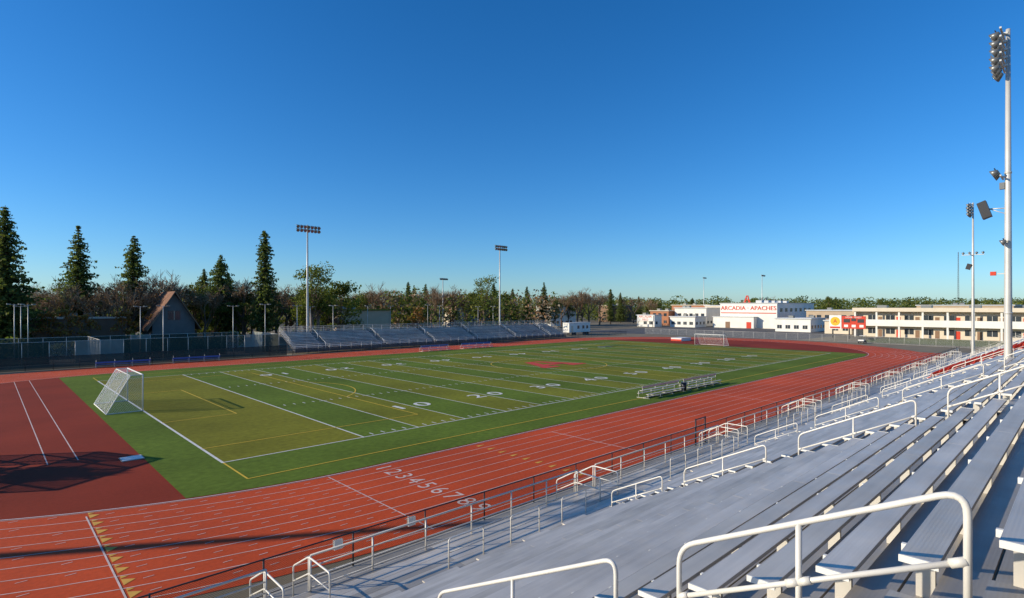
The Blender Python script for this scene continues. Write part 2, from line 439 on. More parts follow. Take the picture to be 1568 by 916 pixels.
for xx in (SX0,SX1):
    for dz in (1.1,.7,.3): fr.tube([(xx,YF,tz(YF)+dz),(xx,yb,tz(yb)+dz)],.022,m_rail,6)
    for q in range(10): 
        y=YF-q*2.15; fr.tube([(xx,y,tz(y)-.2),(xx,y,tz(y)+1.1)],.022,m_rail,6)
fr.build('front_guardrail',parent=stand)

# ---------------------------------------------------------------- fences
def fence(name,p0,p1,h,mesh,post,step=3.0,r=.03,mid=False,panels=None,bottom=True):
    mb=MB(); p0=Vector((*p0,0));p1=Vector((*p1,0)); L=(p1-p0).length; n=max(1,int(L/step))
    for i in range(n+1):
        p=p0.lerp(p1,i/n); mb.tube([p,p+Vector((0,0,h+.03))],r,post,6)
    mb.tube([p0+Vector((0,0,h)),p1+Vector((0,0,h))],r*.8,post,6)
    if bottom: mb.tube([p0+Vector((0,0,.06)),p1+Vector((0,0,.06))],r*.5,post,4)
    if mid: mb.tube([p0+Vector((0,0,h/2)),p1+Vector((0,0,h/2))],r*.7,post,4)
    for i in range(n):
        a=p0.lerp(p1,i/n);b_=p0.lerp(p1,(i+1)/n); mt=mesh
        if panels and i in panels: mt=panels[i]
        mb.face([a+Vector((0,0,.05)),b_+Vector((0,0,.05)),b_+Vector((0,0,h)),a+Vector((0,0,h))],mt)
    return mb.build(name,(p0.x,p0.y,0))
fence('chain_link_fence',(-12,18.05),(34,18.05),1.2,m_fence,m_dark)
fence('chain_link_fence',(35.4,18.05),(140,18.05),1.2,m_fence,m_dark)
gt=MB()
for xx in (34.05,35.35): gt.tube([(xx,18.05,0),(xx,18.05,1.75)],.05,m_dark,8)
for zz in (1.2,1.7,.1): gt.tube([(34.05,18.05,zz),(35.35,18.05,zz)],.035,m_dark,6)
gt.face([(34.1,18.05,.1),(35.3,18.05,.1),(35.3,18.05,1.65),(34.1,18.05,1.65)],m_fence); gt.build('fence_gate',(34.7,18.05,0))
fence('chain_link_fence',(42,103.6),(150,103.6),1.2,m_fence,m_dark)
fence('windscreen_fence',(-60,103.9),(41,103.9),1.9,m_wind,m_dark,mid=True)
fence('chain_link_fence',(160,103),(160,40),1.8,m_fenceg,m_rail)
fence('chain_link_fence',(160,40),(150,-10),1.8,m_fenceg,m_rail)
fence('tennis_court_fence',(-70,113),(43,113),3.6,m_wind,m_rail,step=3.2,r=.04,panels={25:m_windg,26:m_windg,24:m_fenceg,17:m_fenceg,18:m_fenceg,32:m_fenceg,33:m_windg})
fence('tennis_court_fence',(-70,128),(40,128),3.6,m_wind,m_rail,step=3.2,r=.04,panels={20:m_fenceg,21:m_fenceg,28:m_windg})
fence('tennis_court_fence',(14,113.1),(14,127.9),3.6,m_fenceg,m_rail,r=.04)
fence('tennis_court_fence',(43,113.1),(43,127.9),3.6,m_windg,m_rail,r=.04)
for xx in (8.9,11.9):
    sg=MB(); sg.box(xx-.16,xx+.16,18.085,18.1,.78,1.1,m_cap); sg.box(xx-.1,xx+.1,18.101,18.103,.88,.98,m_dark); sg.box(xx-.16,xx+.16,18.0,18.02,.78,1.1,m_cap); sg.build('fence_sign',(xx,18.1,.8))

# ---------------------------------------------------------------- far bleachers
m_far=[plank_mat('bleacher_plank_%d'%i,c) for i,c in enumerate([(.66,.64,.60),(.52,.51,.50),(.76,.73,.68)])]
fb=MB(); bx0,bx1=43,122; NB=12
fa=[bx0+6.5+13.2*i for i in range(6)]
for i in range(NB):
    y=105.2+i*.62; z=.75+i*.27
    for (a0,b0) in segs(bx0,bx1,7):
        fb.box(a0,b0,y,y+.54,z-.04,z,random.choice(m_far)); fb.box(a0,b0,y+.55,y+.56,z,z+.22,m_wallg)
    x=bx0
    for a_ in fa+[None]:
        e=(a_-.6) if a_ else bx1
        fb.box(x,e,y+.36,y+.60,z+.36,z+.43,random.choice(m_far)); x=(a_+.6) if a_ else 0
yb=105.2+NB*.62; zb=.75+NB*.27
for xx in fa:
    for (q0,q1) in ((.5,3.3),(4.2,6.9)):
        z0=.75+q0/.62*.27;z1=.75+q1/.62*.27
        fb.tube([(xx,105.2+q0,z0-.1),(xx,105.2+q0,z0+.95),(xx,105.2+q1,z1+.95),(xx,105.2+q1,z1-.1)],.05,m_cap,5)
for dz in (.35,.7,1.05):
    fb.tube([(bx0,yb,zb+dz),(bx1,yb,zb+dz)],.03,m_rail,5); fb.tube([(bx0,104.9,.75+dz),(bx1,104.9,.75+dz)],.025,m_rail,5)
    for xx in (bx0,bx1): fb.tube([(xx,105,.75+dz),(xx,yb,zb+dz)],.025,m_rail,5)
n=34
for i in range(n+1):
    xx=bx0+(bx1-bx0)*i/n; fb.tube([(xx,yb,0),(xx,yb,zb+1.05)],.035,m_rail,5); fb.tube([(xx,104.9,0),(xx,104.9,1.8)],.025,m_rail,5)
    fb.tube([(xx,105,.6),(xx,yb,zb-.15)],.06,m_rise,4); fb.tube([(xx,108.6,0),(xx,108.6,2.1)],.05,m_rise,4)
fb.box(bx0,bx1,104.88,104.9,.3,.8,m_rise)
fb.face([(bx0,yb+.05,zb-.2),(bx1,yb+.05,zb-.2),(bx1,yb+.05,zb+1.05),(bx0,yb+.05,zb+1.05)],m_fenceg)
fb.build('visitor_bleachers',(bx0,105,0))

# ---------------------------------------------------------------- light poles
def lamp(mb,x,y,z,fy,s=.3,fx=0):
    d=Vector((fx,fy*.85,-.5)).normalized(); p=Vector((x,y,z))
    mb.tube([p-d*s*.9,p-d*s*.4,p+d*s*.5],[s*.35,s*.6,s*1.0],m_lamp,10)
    mb.tube([p+d*s*.5,p+d*s*.56],[s*.93,s*.93],m_glass,10)
    mb.tube([p-d*s*.5,p+Vector((0,0,s*1.2))],.03,m_dark,4)
def light_pole(x,y,h,r0,fy,rows,nl,wid,rowgap=.6,s=.3,extras=None):
    mb=MB(); mb.tube([(x,y,0),(x,y,.5),(x,y,h*.5),(x,y,h)],[r0*1.05,r0,r0*.8,r0*.5],m_pole,14)
    mb.tube([(x,y,0),(x,y,.45)],r0*1.7,m_conc,14)
    for q in (.33,.66): mb.tube([(x,y,h*q),(x,y,h*q+.12)],r0*(1.1-.45*q),m_pole,14)
    for k_ in range(rows):
        z=h-.3-k_*rowgap
        mb.box(x-wid/2,x+wid/2,y+fy*.2,y+fy*.3,z,z+.1,m_pole)
        mb.box(x-.15,x+.15,y,y+fy*.2,z,z+.12,m_pole)
        for j in range(nl):
            xx=x-wid/2+wid*(j+.5)/nl; lamp(mb,xx,y+fy*.55,z-.25,fy,s,fx=U(-.3,.3))
    if extras: extras(mb)
    mb.tube([(x+r0,y-.05,.6),(x+r0*.7,y-.05,h-1)],.025,m_pole,4)
    return mb.build('stadium_light_pole',(x,y,0))
def ex1(mb):
    x,y=46,3.55
    z=17.2; mb.box(x-.8,x+.8,y+.25,y+.33,z,z+.09,m_pole); mb.box(x-.1,x+.1,y,y+.3,z,z+.12,m_pole)
    for xx in (-.6,-.1,.5): lamp(mb,x+xx,y+.6,z+.25,1,.26)
    mb.box(x-.14,x+.14,y+.15,y+.4,z-.7,z-.3,m_lamp)
    z=15.3; mb.tube([(x,y,z),(x,y+.9,z+.05)],.035,m_pole,6); mb.tube([(x,y,z-.4),(x,y+.9,z+.05)],.025,m_pole,6)
    mb.obb((x,y+1.12,z),(.34,.0,0),(0,.22,-.09),(0,.15,.50),m_dark)
    z=13.2; mb.box(x-.6,x+.6,y-.05,y+.03,z,z+.07,m_pole)
    for xx in (-.5,.5): lamp(mb,x+xx,y+.2,z-.05,1,.2)
    z=11.2; mb.box(x-.05,x+.05,y+.1,y+.5,z,z+.06,m_pole); mb.obb((x,y+.7,z+.05),(.12,0,0),(0,.14,0),(0,.0,.12),m_red)
light_pole(46,3.55,26.4,.225,1,5,3,2.6,.5,.30,ex1)
def ex2(mb):
    x,y=130,14.8; z=18.5; mb.box(x-1.8,x+1.8,y+.25,y+.35,z,z+.1,m_pole); mb.box(x-.1,x+.1,y-1.6,y+1.6,z,z+.1,m_pole)
    for j in (-1.4,-.5,.5,1.4): lamp(mb,x,y+j,z+.35,1,.26)
    mb.obb((x,y+.6,16.4),(.4,0,0),(0,.3,.1),(0,-.16,.5),m_dark)
light_pole(130,14.8,28,.25,1,4,4,3.2,.55,.34,ex2)
light_pole(49,113.2,26.2,.23,-1,2,7,5.2,.75,.36)
light_pole(103.5,113.2,26.2,.23,-1,2,6,4.6,.75,.36)
for e,n,h in ((104,300,25),(113,250,23.5),(-25,200,19.5)):
    x,y=site(e,n); light_pole(x,y,h,.2,-1,1,6,3.6,.7,.34)

def court_lamp(x,y,h=9.6):
    mb=MB(); mb.tube([(0,0,0),(0,0,h)],[.08,.05],m_pole,8)
    mb.tube([(-.7,0,h-.1),(.7,0,h-.1)],.035,m_pole,6)
    for xx in (-.75,.75): 
        mb.box(xx-.25,xx+.25,-.35,.2,h-.05,h+.10,m_lamp); mb.box(xx-.2,xx+.2,-.3,.15,h-.08,h-.05,m_cap)
    mb.box(-.12,.12,-.1,.1,1.2,1.7,m_lamp)
    return mb.mesh('court_lamp')
clm=court_lamp(0,0)
for u,n in ((22,94),(32,96),(43,95),(215,98),(250,94),(357,104),(406,106),(455,118),(475,124),(510,126),(563,150),(598,158),(655,165),(673,170),(732,170),(755,175),(640,200)):
    x,y=site((u-784)/847*n,n); inst('court_light_post',clm,x,y,rot=U(-.3,.3),scz=U(.94,1.0))

# ---------------------------------------------------------------- goals
def goal(x,y,sx,name='soccer_goal',h=2.9,w=7.1,d=2.6):
    mb=MB(); a=y-w/2; b_=y+w/2; bk=x-sx*d; r=.055
    mb.tube(fillet([(x,a,.02),(x,a,h),(x,b_,h),(x,b_,.02)],.06,3),r,m_cap,10)
    t_=x-sx*.9
    for yy in (a,b_):
        mb.tube(fillet([(x,yy,h),(t_,yy,h),(bk,yy,.06),(x,yy,.06)],.1,3),.035,m_cap,8)
        mb.face([(x,yy,.06),(x,yy,h),(t_,yy,h),(bk,yy,.06)],m_net)
    mb.tube([(bk,a,.06),(bk,b_,.06)],.04,m_cap,8); mb.tube([(t_,a,h),(t_,b_,h)],.03,m_cap,8)
    mb.face([(t_,a,h),(t_,b_,h),(bk,b_,.06),(bk,a,.06)],m_net); mb.face([(x,a,h),(x,b_,h),(t_,b_,h),(t_,a,h)],m_net)
    for yy in (a+1.5,b_-1.5): mb.tube([(bk,yy,.1),(t_,yy,h)],.025,m_cap,6)
    return mb.build(name,(x,y,0))
goal(10.1,60.9,1,h=3.2); goal(122.3,61.5,-1,h=2.6)

def bench(x0,x1,y,name='team_bench',mat=None,back=1,lv=2):
    mb=MB(); mt=mat or m_alu[0]
    for k_ in range(lv):
        z=.42+.0*k_; yy=y+k_*.75
        mb.box(x0,x1,yy,yy+.26,z+k_*.3,z+.05+k_*.3,mt)
        if k_==lv-1: mb.box(x0,x1,yy-.05,yy-.02,z+k_*.3+.25,z+k_*.3+.48,mt)
        mb.box(x0,x1,yy+.3,yy+.55,.12+k_*.3,.16+k_*.3,m_alu[1])
    n=int((x1-x0)/1.8)
    for i in range(n+1):
        xx=x0+.1+(x1-x0-.2)*i/n
        mb.tube([(xx,y+.1,.02),(xx,y+.1,.42)],.03,m_rail,5); mb.tube([(xx,y+lv*.6,.02),(xx,y+lv*.6,.7)],.03,m_rail,5)
        mb.tube([(xx,y-.1,.04),(xx,y+lv*.7,.04)],.03,m_rail,5); mb.tube([(xx,y+(lv-1)*.75,.4),(xx,y+(lv-1)*.75-.05,1.2)],.025,m_rail,5)
    return mb.build(name,(x0,y,0))
bench(47.5,54.6,30.2); bench(55.6,63.2,30.2)
bench(64,71,93,mat=m_blue); bench(74.5,83,93,mat=m_blue)
bench(12,19,101.9,mat=m_blue,lv=1); bench(22,29,101.9,mat=m_blue,lv=1)
tb=MB(); tb.tube([(55.1,30.6,.02),(55.1,30.6,.9)],[.26,.3],m_dark,12); tb.tube([(55.1,30.6,.9),(55.1,30.6,.96)],.32,m_lamp,12); tb.build('litter_bin',(55.1,30.6,0))

hj=MB(); hj.box(132,137,74,77,.02,.75,m_cap); hj.box(132,137,73.9,77.1,.76,.86,m_roofw); hj.box(131.9,132,74,77,.05,.5,m_red); hj.build('high_jump_mat',(134,75.5,0))
def cart(x,y):
    mb=MB(); mb.box(x-1.3,x+1.3,y-.6,y+.6,.35,.65,m_dark); mb.box(x-1.3,x-.2,y-.6,y+.6,.65,.95,m_cap)
    mb.box(x+.1,x+.6,y-.55,y+.55,.65,.85,m_wallg); mb.box(x-.2,x+1.2,y-.6,y+.6,1.85,1.93,m_cap)
    for a_,b_ in ((-.15,-.55),(-.15,.55),(1.1,-.55),(1.1,.55)): mb.tube([(x+a_,y+b_,.6),(x+a_,y+b_,1.86)],.03,m_dark,5)
    for a_ in (-.9,.9):
        for b_ in (-.62,.5): mb.tube([(x+a_,y+b_,.27),(x+a_,y+b_+.12,.27)],.27,m_dark,12)
    mb.build('utility_cart',(x,y,0))
cart(157,39)
x,y=site(18.5,176)
tl=MB(); tl.box(x-2,x+8.5,y-1.3,y+1.3,.9,3.9,m_white); tl.box(x-2.1,x+8.6,y-1.4,y+1.4,3.92,4.02,m_roofw)
tl.box(x-1,x,y-1.33,y-1.302,1,3.0,m_cream)
for q in (2,4.5,6.5): tl.box(x+q,x+q+1,y-1.33,y-1.302,2,3,m_win)
for q in (0,1.2,5.5,6.7): tl.tube([(x+q,y-1.2,.45),(x+q,y-.9,.45)],.45,m_dark,14)
for q in (-1.8,8): tl.box(x+q,x+q+.2,y-1,y+1,0,.9,m_dark)
tl.build('storage_trailer',(x,y,0))

# ---------------------------------------------------------------- buildings
def root(name,loc):
    o=bpy.data.objects.new(name,None); scene.collection.objects.link(o); return o
gb=root('gymnasium',(0,0,0)); m=MB()
m.box(233,276,88,112,0,10.3,m_white); m.box(245,262,86,88,0,4.5,m_white)
m.box(229.5,232.99,96,113.5,0,4.6,m_white)
m.build('walls',parent=gb)
m=MB()
m.box(232.7,276.3,87.7,112.3,10.31,10.6,m_roofw); m.box(229.2,232.9,95.7,113.8,4.61,4.85,m_roofw)
for q in range(5): m.box(240+q*7,242.5+q*7,97,99.5,10.61,11.7,m_roofw)
m.tube([(252,100,10.6),(252,100,13)],.3,m_lamp,10)
m.build('roof',parent=gb)
m=MB()
m.box(232.9,232.97,88.4,111.6,6.15,6.5,m_red)
for off in (0,.09): m.text('ARCADIA \u00b7 APACHES',2.45,(232.93-off*.1,99.9+off,8.3),(0,-1,0),(0,0,1),m_red,1.02)
m.box(229.44,229.49,97,99,0,2.6,m_red); m.box(229.44,229.49,106,108,0,2.6,m_wallb)
for q in range(7): m.box(236+q*5.5,238.5+q*5.5,87.93,87.98,6.9,8.4,m_win)
for q in range(3): m.box(264+q*4,266+q*4,87.93,87.98,0,2.6,m_red)
m.build('sign_and_openings',parent=gb)
m=MB()
def Aup(x,y,z,s,mat):
    def q(*p): 
        pts=[(x,y-a*s,z+b*s) for a,b in p]; pts2=[(x+.3,p_[1],p_[2]) for p_ in pts]
        m.face(pts,mat); m.face(list(reversed(pts2)),mat)
        for i in range(len(pts)):
            j=(i+1)%len(pts); m.face([pts[i],pts2[i],pts2[j],pts[j]],mat)
    q((-1.1,0),(-.3,0),(-.3,.25),(-1.1,.25)); q((.3,0),(1.1,0),(1.1,.25),(.3,.25))
    q((-.9,.25),(-.5,.25),(.08,2.2),(-.25,2.2)); q((.45,.25),(.92,.25),(.35,2.2),(.08,2.2)); q((-.4,.7),(.42,.7),(.33,1.0),(-.3,1.0))
Aup(233.5,100.5,10.75,1.35,m_red); 
for q in (-.8,.8): m.tube([(234.2,100.5+q,10.6),(233.85,100.5+q,12.4)],.06,m_dark,5)
m.build('roof_letter',parent=gb)

def blk(name,x0,x1,y0,y1,h,wall=m_white,trim=m_roofw,wins=True,wy=True,doors=0,band=None):
    rt=root(name,None); m=MB(); m.box(x0,x1,y0,y1,0,h,wall); m.build('walls',parent=rt)
    m=MB(); m.box(x0-.4,x1+.4,y0-.4,y1+.4,h+.005,h+.35,trim)
    for q in range(2): 
        cx=U(x0+2,x1-3); cy_=U(y0+2,y1-3) if y1-y0>6 else y0+1; m.box(cx,cx+1.8,cy_,cy_+1.6,h+.36,h+1.2,m_lamp)
    m.build('roof',parent=rt)
    m=MB(); m.box(x0-.02,x0-.015,y0,y0+.01,0,.1,m_win)
    if wins:
        y=y0+1
        while y<y1-2.2: 
            m.box(x0-.04,x0-.005,y,y+1.6,1.1,2.4,m_win); m.box(x0-.06,x0-.041,y+.78,y+.84,1.1,2.4,m_cap)
            if h>6: m.box(x0-.04,x0-.005,y,y+1.6,4.4,5.8,m_win)
            y+=2.9
        x=x0+1
        while x<x1-2.2: m.box(x,x+1.5,y0-.04,y0-.005,1.2,2.4,m_win); x+=3.1
    if band: m.box(x0-.07,x0-.062,y0,y1,h-.8,h-.2,band)
    m.build('windows',parent=rt); return rt
blk('school_building',240,262,122,138,8.2,m_white,band=None)
blk('school_building',236,250,139,149,6.8,m_terra,m_cream)
blk('school_building',262,290,116,134,9.3,m_cream)
blk('school_building',275,300,138,160,9.6,m_terra,m_cream)
blk('school_building',222,232,118,130,4.4,m_white)
blk('snack_bar',214,220,133,142,5.0,m_white,band=None)
sgn=MB(); sgn.box(213.7,213.9,133.4,141.6,2.6,5.4,m_cap); sgn.text('ARCADIA',1.55,(213.66,137.5,4.55),(0,-1,0),(0,0,1),m_red); sgn.text('FIELD',1.3,(213.66,137.5,3.2),(0,-1,0),(0,0,1),m_red)
for yy in (133.7,141.3): sgn.box(213.9,214,yy,yy+.2,0,5.4,m_dark)
sgn.build('field_sign',(213.8,137.5,0))
blk('school_building',210,226,68,80,4.6,m_white)
blk('school_building',236,262,60,78,7.4,m_tan)
blk('school_building',205,215,54,62,4.2,m_cream)
blk('school_building',280,320,20,50,9.4,m_tan)
cb=root('classroom_building',None)
m=MB(); m.box(195,209,-18,50,0,7.6,m_cream); m.box(193,195,49.7,50,0,7.6,m_white); m.build('walls',parent=cb)
m=MB(); m.box(192.4,209.5,-18.5,50.5,7.61,8.7,m_cream); 
for q in range(6): m.box(199,201.5,-12+q*11,-9.5+q*11,8.71,9.5,m_lamp)
m.build('roof',parent=cb)
m=MB(); m.box(192.8,194.99,-18,49.69,3.6,3.85,m_white); m.box(192.7,192.8,-18,49.69,3.3,5.2,m_white)
y=-17.8
while y<50: m.box(192.82,193.05,y,y+.45,0,3.29,m_white); m.box(192.82,193.05,y,y+.45,5.21,7.6,m_white); y+=5.62
m.build('balcony',parent=cb)
m=MB(); y=-16.5
i=0
while y<47:
    for z in (0,3.86):
        m.box(194.94,194.99,y,y+1.0,z,z+2.2,m_red if (i+int(z))%3==0 else m_wallb); m.box(194.94,194.99,y+1.4,y+3.6,z+1.0,z+2.6,m_win); m.box(194.9,194.93,y+2.45,y+2.52,z+1.0,z+2.6,m_cap)
    y+=4.6; i+=1
m.build('doors_and_windows',parent=cb)
sb=MB()
for yy in (43.8,47,51.2): sb.box(176.2,176.5,yy-.15,yy+.15,0,6.5,m_dark)
sb.box(175.9,176.19,42.9,48.8,2.9,6.4,m_red); sb.box(175.9,176.19,48.9,52,2.7,6.6,m_cap)
for (a0,b0,c0,d0) in ((43.3,44.9,4.6,5.6),(46.7,48.3,4.6,5.6),(45.2,46.4,5.0,5.8),(43.4,44.4,3.3,4.0),(45.3,46.3,3.3,4.0),(47.2,48.2,3.3,4.0)): sb.box(175.86,175.89,a0,b0,c0,d0,m_cap if c0<4.6 else m_dark)
sb.text('HOME   GUEST',.6,(175.87,45.85,6.05),(0,-1,0),(0,0,1),m_cap)
n=20
sb.face([(175.87,50.45+1.25*math.cos(2*math.pi*i/n),4.9+1.25*math.sin(2*math.pi*i/n)) for i in range(n)],m_ly)
sb.text('A',1.5,(175.84,50.45,4.9),(0,-1,0),(0,0,1),m_red)
sb.box(175.86,175.89,49.2,51.8,2.9,3.4,m_red)
sb.build('scoreboard',(176,47,0))
hx,hy=30.5,140.0
hs=root('gabled_house',None); m=MB()
hw=4.6; hl=11
m.box(hx-hw+.5,hx+hw-.5,hy,hy+hl,0,6.0,m_wallg)
m.face([(hx-hw+.5,hy,6.0),(hx+hw-.5,hy,6.0),(hx,hy,12.0)],m_wallg); m.build('walls',parent=hs)
m=MB()
for sg in (-1,1):
    a_=[(hx+sg*(hw+.6),hy-1,4.1),(hx+sg*(hw+.6),hy+hl+1,4.1),(hx,hy+hl+1,12.5),(hx,hy-1,12.5)]
    m.face(a_,m_brownroof); m.face([(p[0],p[1],p[2]-.25) for p in reversed(a_)],m_brownroof)
    m.face([a_[0],a_[3],(a_[3][0],a_[3][1],a_[3][2]-.3),(a_[0][0],a_[0][1],a_[0][2]-.3)],m_wallb)
m.build('roof',parent=hs)
m=MB()
for q in (-2.6,.6): m.box(hx+q,hx+q+2,hy-.05,hy-.01,1,3,m_win); 
m.box(hx-1.2,hx+1.2,hy-.05,hy-.01,6.2,8.2,m_win); m.box(hx-.05,hx+.05,hy-.08,hy-.051,6.2,8.2,m_cream)
m.build('windows',parent=hs)
x,y=site(-44,155); blk('park_building',x-7,x+9,y-4,y+6,8.0,m_tan,m_lf[1])
x,y=site(-94,120); blk('brown_building',x-8,x+8,y-3,y+6,6.5,m_wallb,m_cream)
x,y=site(-128,140); blk('brown_building',x-8,x+8,y-3,y+6,7,m_wallb,m_cream)
x,y=site(-18,230); blk('distant_house',x-9,x+9,y-3,y+6,9,m_cream,m_brownroof)
x,y=site(22,260); blk('distant_house',x-9,x+9,y-3,y+6,9.5,m_white,m_brownroof)
x,y=site(62,330); blk('distant_house',x-9,x+12,y-3,y+6,9.5,m_wallb,m_cream)
x,y=site(484,600); rm=MB()
for a_ in range(3):
    an=a_*2.094; rm.tube([(x+1.1*math.cos(an),y+1.1*math.sin(an),0),(x+.3*math.cos(an),y+.3*math.sin(an),68)],.10,m_wallg,4)
for k_ in range(30):
    z=k_*2.25; q=1.1-.8*z/68
    for a_ in range(3):
        an=a_*2.094;an2=an+2.094; rm.tube([(x+q*math.cos(an),y+q*math.sin(an),z),(x+q*math.cos(an2),y+q*math.sin(an2),z+2.25)],.05,m_wallg,3)
rm.build('radio_mast',(x,y,0))

cg=MB(); cx,cyy=-7.2,46.2  # cage out of view, added so its lattice shadow falls on the infield
for q in range(4):
    cg.tube([(cx-1.5+q*1.7,cyy+q*1.0,0),(cx-1.5+q*1.7,cyy+q*1.0,4.1)],.09,m_dark,6)
    cg.tube([(cx+1.0+q*1.7,cyy-4.6+q*1.0,0),(cx+1.0+q*1.7,cyy-4.6+q*1.0,4.1)],.09,m_dark,6)
    cg.tube([(cx-1.5+q*1.7,cyy+q*1.0,4.1),(cx+1.0+q*1.7,cyy-4.6+q*1.0,4.1)],.08,m_dark,6)
for z in (4.1,2.8,1.4):
    cg.tube([(cx-1.5,cyy,z),(cx+3.6,cyy+3,z)],.07,m_dark,6); cg.tube([(cx+1,cyy-4.6,z),(cx+6.1,cyy-1.6,z)],.07,m_dark,6)
    cg.tube([(cx+6.1,cyy-1.6,z),(cx+3.6,cyy+3,z)],.07,m_dark,6); cg.tube([(cx+1,cyy-4.6,z),(cx-1.5,cyy,z)],.07,m_dark,6)
m_nett=link_mat('cage_netting',(.02,.02,.02),.12,.34)
cg.face([(cx-1.5,cyy,0),(cx+1,cyy-4.6,0),(cx+1,cyy-4.6,4.1),(cx-1.5,cyy,4.1)],m_nett)
cg.face([(cx+6.1,cyy-1.6,0),(cx+3.6,cyy+3,0),(cx+3.6,cyy+3,4.1),(cx+6.1,cyy-1.6,4.1)],m_nett)
cg.face([(cx-1.5,cyy,4.08),(cx+1,cyy-4.6,4.08),(cx+6.1,cyy-1.6,4.08),(cx+3.6,cyy+3,4.08)],m_nett)
cg.build('offscreen_shadow_cage',(cx,cyy,0))
light_pole(-33,50,26,.42,-1,2,6,4.6,.75,.36)  # unseen pole, extra thick, added for the shadow band across the track

# ---------------------------------------------------------------- trees
def leafquad(mb,p,s,mat):
    d=Vector((U(-1,1),U(-1,1),U(-1,1))); 
    if d.length<.1: d=Vector((1,0,0))
    d.normalize(); a=d.orthogonal().normalized(); b_=d.cross(a); 
    an=U(0,6.28); a2=a*math.cos(an)+b_*math.sin(an); b2=d.cross(a2)
    a2*=s*U(.6,1.1); b2*=s*U(.3,.7); p=Vector(p)
    mb.face([p-a2,p+b2,p+a2*.9+b2*.2,p-b2*.8],mat)
def conifer(name,H,Rm,dens=1.0,power=.85,seed=1,low=.08,gap=.15):
    random.seed(seed); mb=MB(); mb.tube([(0,0,0),(0,0,H*.5),(U(-.2,.2),0,H*.99)],[H*.014,H*.009,.04],m_bark,7)
    z=H*low; lob=[U(.7,1.2) for _ in range(7)]
    while z<H*.985:
        t_=(z/H-low)/(1-low); L=Rm*((1-t_)**power)*U(.72,1.18)+.15
        if t_<.12: L*=.65+t_*3
        n=max(5,int((6+L*2.0)*dens)); off=U(0,6.28)
        for j in range(n):
            if R()<gap: continue
            an=off+2*math.pi*j/n+U(-.25,.25); l=L*U(.55,1.22)*lob[int(((an/6.2832)%1)*7)]**(1-t_)
            dr=U(-.15,.22)
            p1=Vector((math.cos(an)*l,math.sin(an)*l,z-dr*l))
            p0=Vector((0,0,z+.1*l)); 
            if l>1: mb.tube([p0,p1],[.05,.015],m_bark,3,False)
            k_=int(4+l*5)
            for q in range(k_):
                s_=(q+.6)/k_; p=p0.lerp(p1,s_)+Vector((U(-.3,.3),U(-.3,.3),U(-.3,.22)))*(.35+.2*l)
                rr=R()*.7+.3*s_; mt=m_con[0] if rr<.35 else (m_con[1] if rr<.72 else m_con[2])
                leafquad(mb,p,U(.24,.46)+.02*l,mt)
        z+=H*.0165*U(.7,1.4)
    return mb.mesh(name)
def broad(name,H,Rm,mats,seed,nblob=26,lf=85,ls=.42,trunk=.3):
    random.seed(seed); mb=MB(); top=H*trunk
    mb.tube([(0,0,0),(0,0,top*.6),(U(-.3,.3),U(-.3,.3),top*1.3)],[H*.025,H*.02,H*.012],m_bark,8)
    for i in range(nblob):
        an=U(0,6.28); zz=top+(H-top)*U(.08,.93); t_=(zz-top)/(H-top)
        rr=Rm*math.sqrt(max(.05,1-(2*t_-.85)**2*.75))*U(.2,.85)
        c=Vector((math.cos(an)*rr,math.sin(an)*rr,zz)); br_=U(.14,.27)*H*.62
        mb.tube([(0,0,top*U(.7,1.2)),c*.6+Vector((0,0,top*.3)),c],[H*.009,H*.005,.03],m_bark,4,False)
        for j in range(lf):
            d=Vector((random.gauss(0,1),random.gauss(0,1),random.gauss(0,.7))); d.normalize(); d*=br_*(.35+.65*R())
            d.z*=.7
            q=R()+.35*(d.z/br_); mt=mats[0] if q<.38 else (mats[1] if q<.85 else mats[-1])
            leafquad(mb,c+d,ls*U(.6,1.3),mt)
    return mb.mesh(name)
def bare(name,H,seed,mats=m_br,leafy=0.5):
    random.seed(seed); mb=MB()
    def grow(p,d,l,r_,lev):
        e=p+d*l; mid=p.lerp(e,.5)+Vector((U(-.06,.06),U(-.06,.06),0))*l
        mb.tube([p,mid,e],[r_,r_*.8,r_*.6],m_bark if lev<2 else random.choice(mats),5 if lev<2 else 3,False)
        if lev>=5:
            return
        n=4 if lev<2 else 3
        if lev==4: n=4
        for i in range(n):
            nd=(d+Vector((U(-1,1),U(-1,1),U(-.35,.75)))*.75).normalized()
            grow(p.lerp(e,U(.55,1)),nd,l*U(.58,.86),max(.03,r_*.55),lev+1)
        if lev>=3 and R()<leafy:
            for q in range(3): leafquad(mb,e+Vector((U(-.5,.5),U(-.5,.5),U(-.5,.5))),.18,random.choice(mats))
    grow(Vector((0,0,0)),Vector((0,0,1)),H*.27,H*.018,0)
    top=max(v[2] for v in mb.v); s=H/top
    mb.v=[(a*s,b*s,c*s) for a,b,c in mb.v]
    return mb.mesh(name)
C=[conifer('conifer_a',28,6.2,1.1,.80,11),conifer('conifer_b',28,6.2,1.0,.72,12,.12,.2),conifer('conifer_c',28,3.8,1.1,.50,13,.1,.2),conifer('conifer_d',22,7.8,1.0,.80,14,.1,.25),conifer('conifer_e',28,6.0,1.05,.82,17,.1,.22)]
B=[broad('broad_a',16,5.2,m_lf,21,24,110,.36,.25),broad('broad_b',14,5.8,m_lf,22,26,110,.38,.2),broad('broad_c',19,5.0,m_lf,23,22,100,.33,.4)]
AU=[broad('autumn_a',9,3.6,m_au+[m_br[1]],24,14,70,.32,.2)]
D=[bare('bare_a',15,31),bare('bare_b',15,32,m_br,.9),bare('bare_c',15,33,m_br,.3)]
random.seed(99)
def put(name,me,u,n,h,base,w=1.0):
    x,y=site((u-784)/847*n,n); s=h/base
    o=inst(name,me,x,y,rot=U(0,6.28),sc=s*w,scz=s); return o
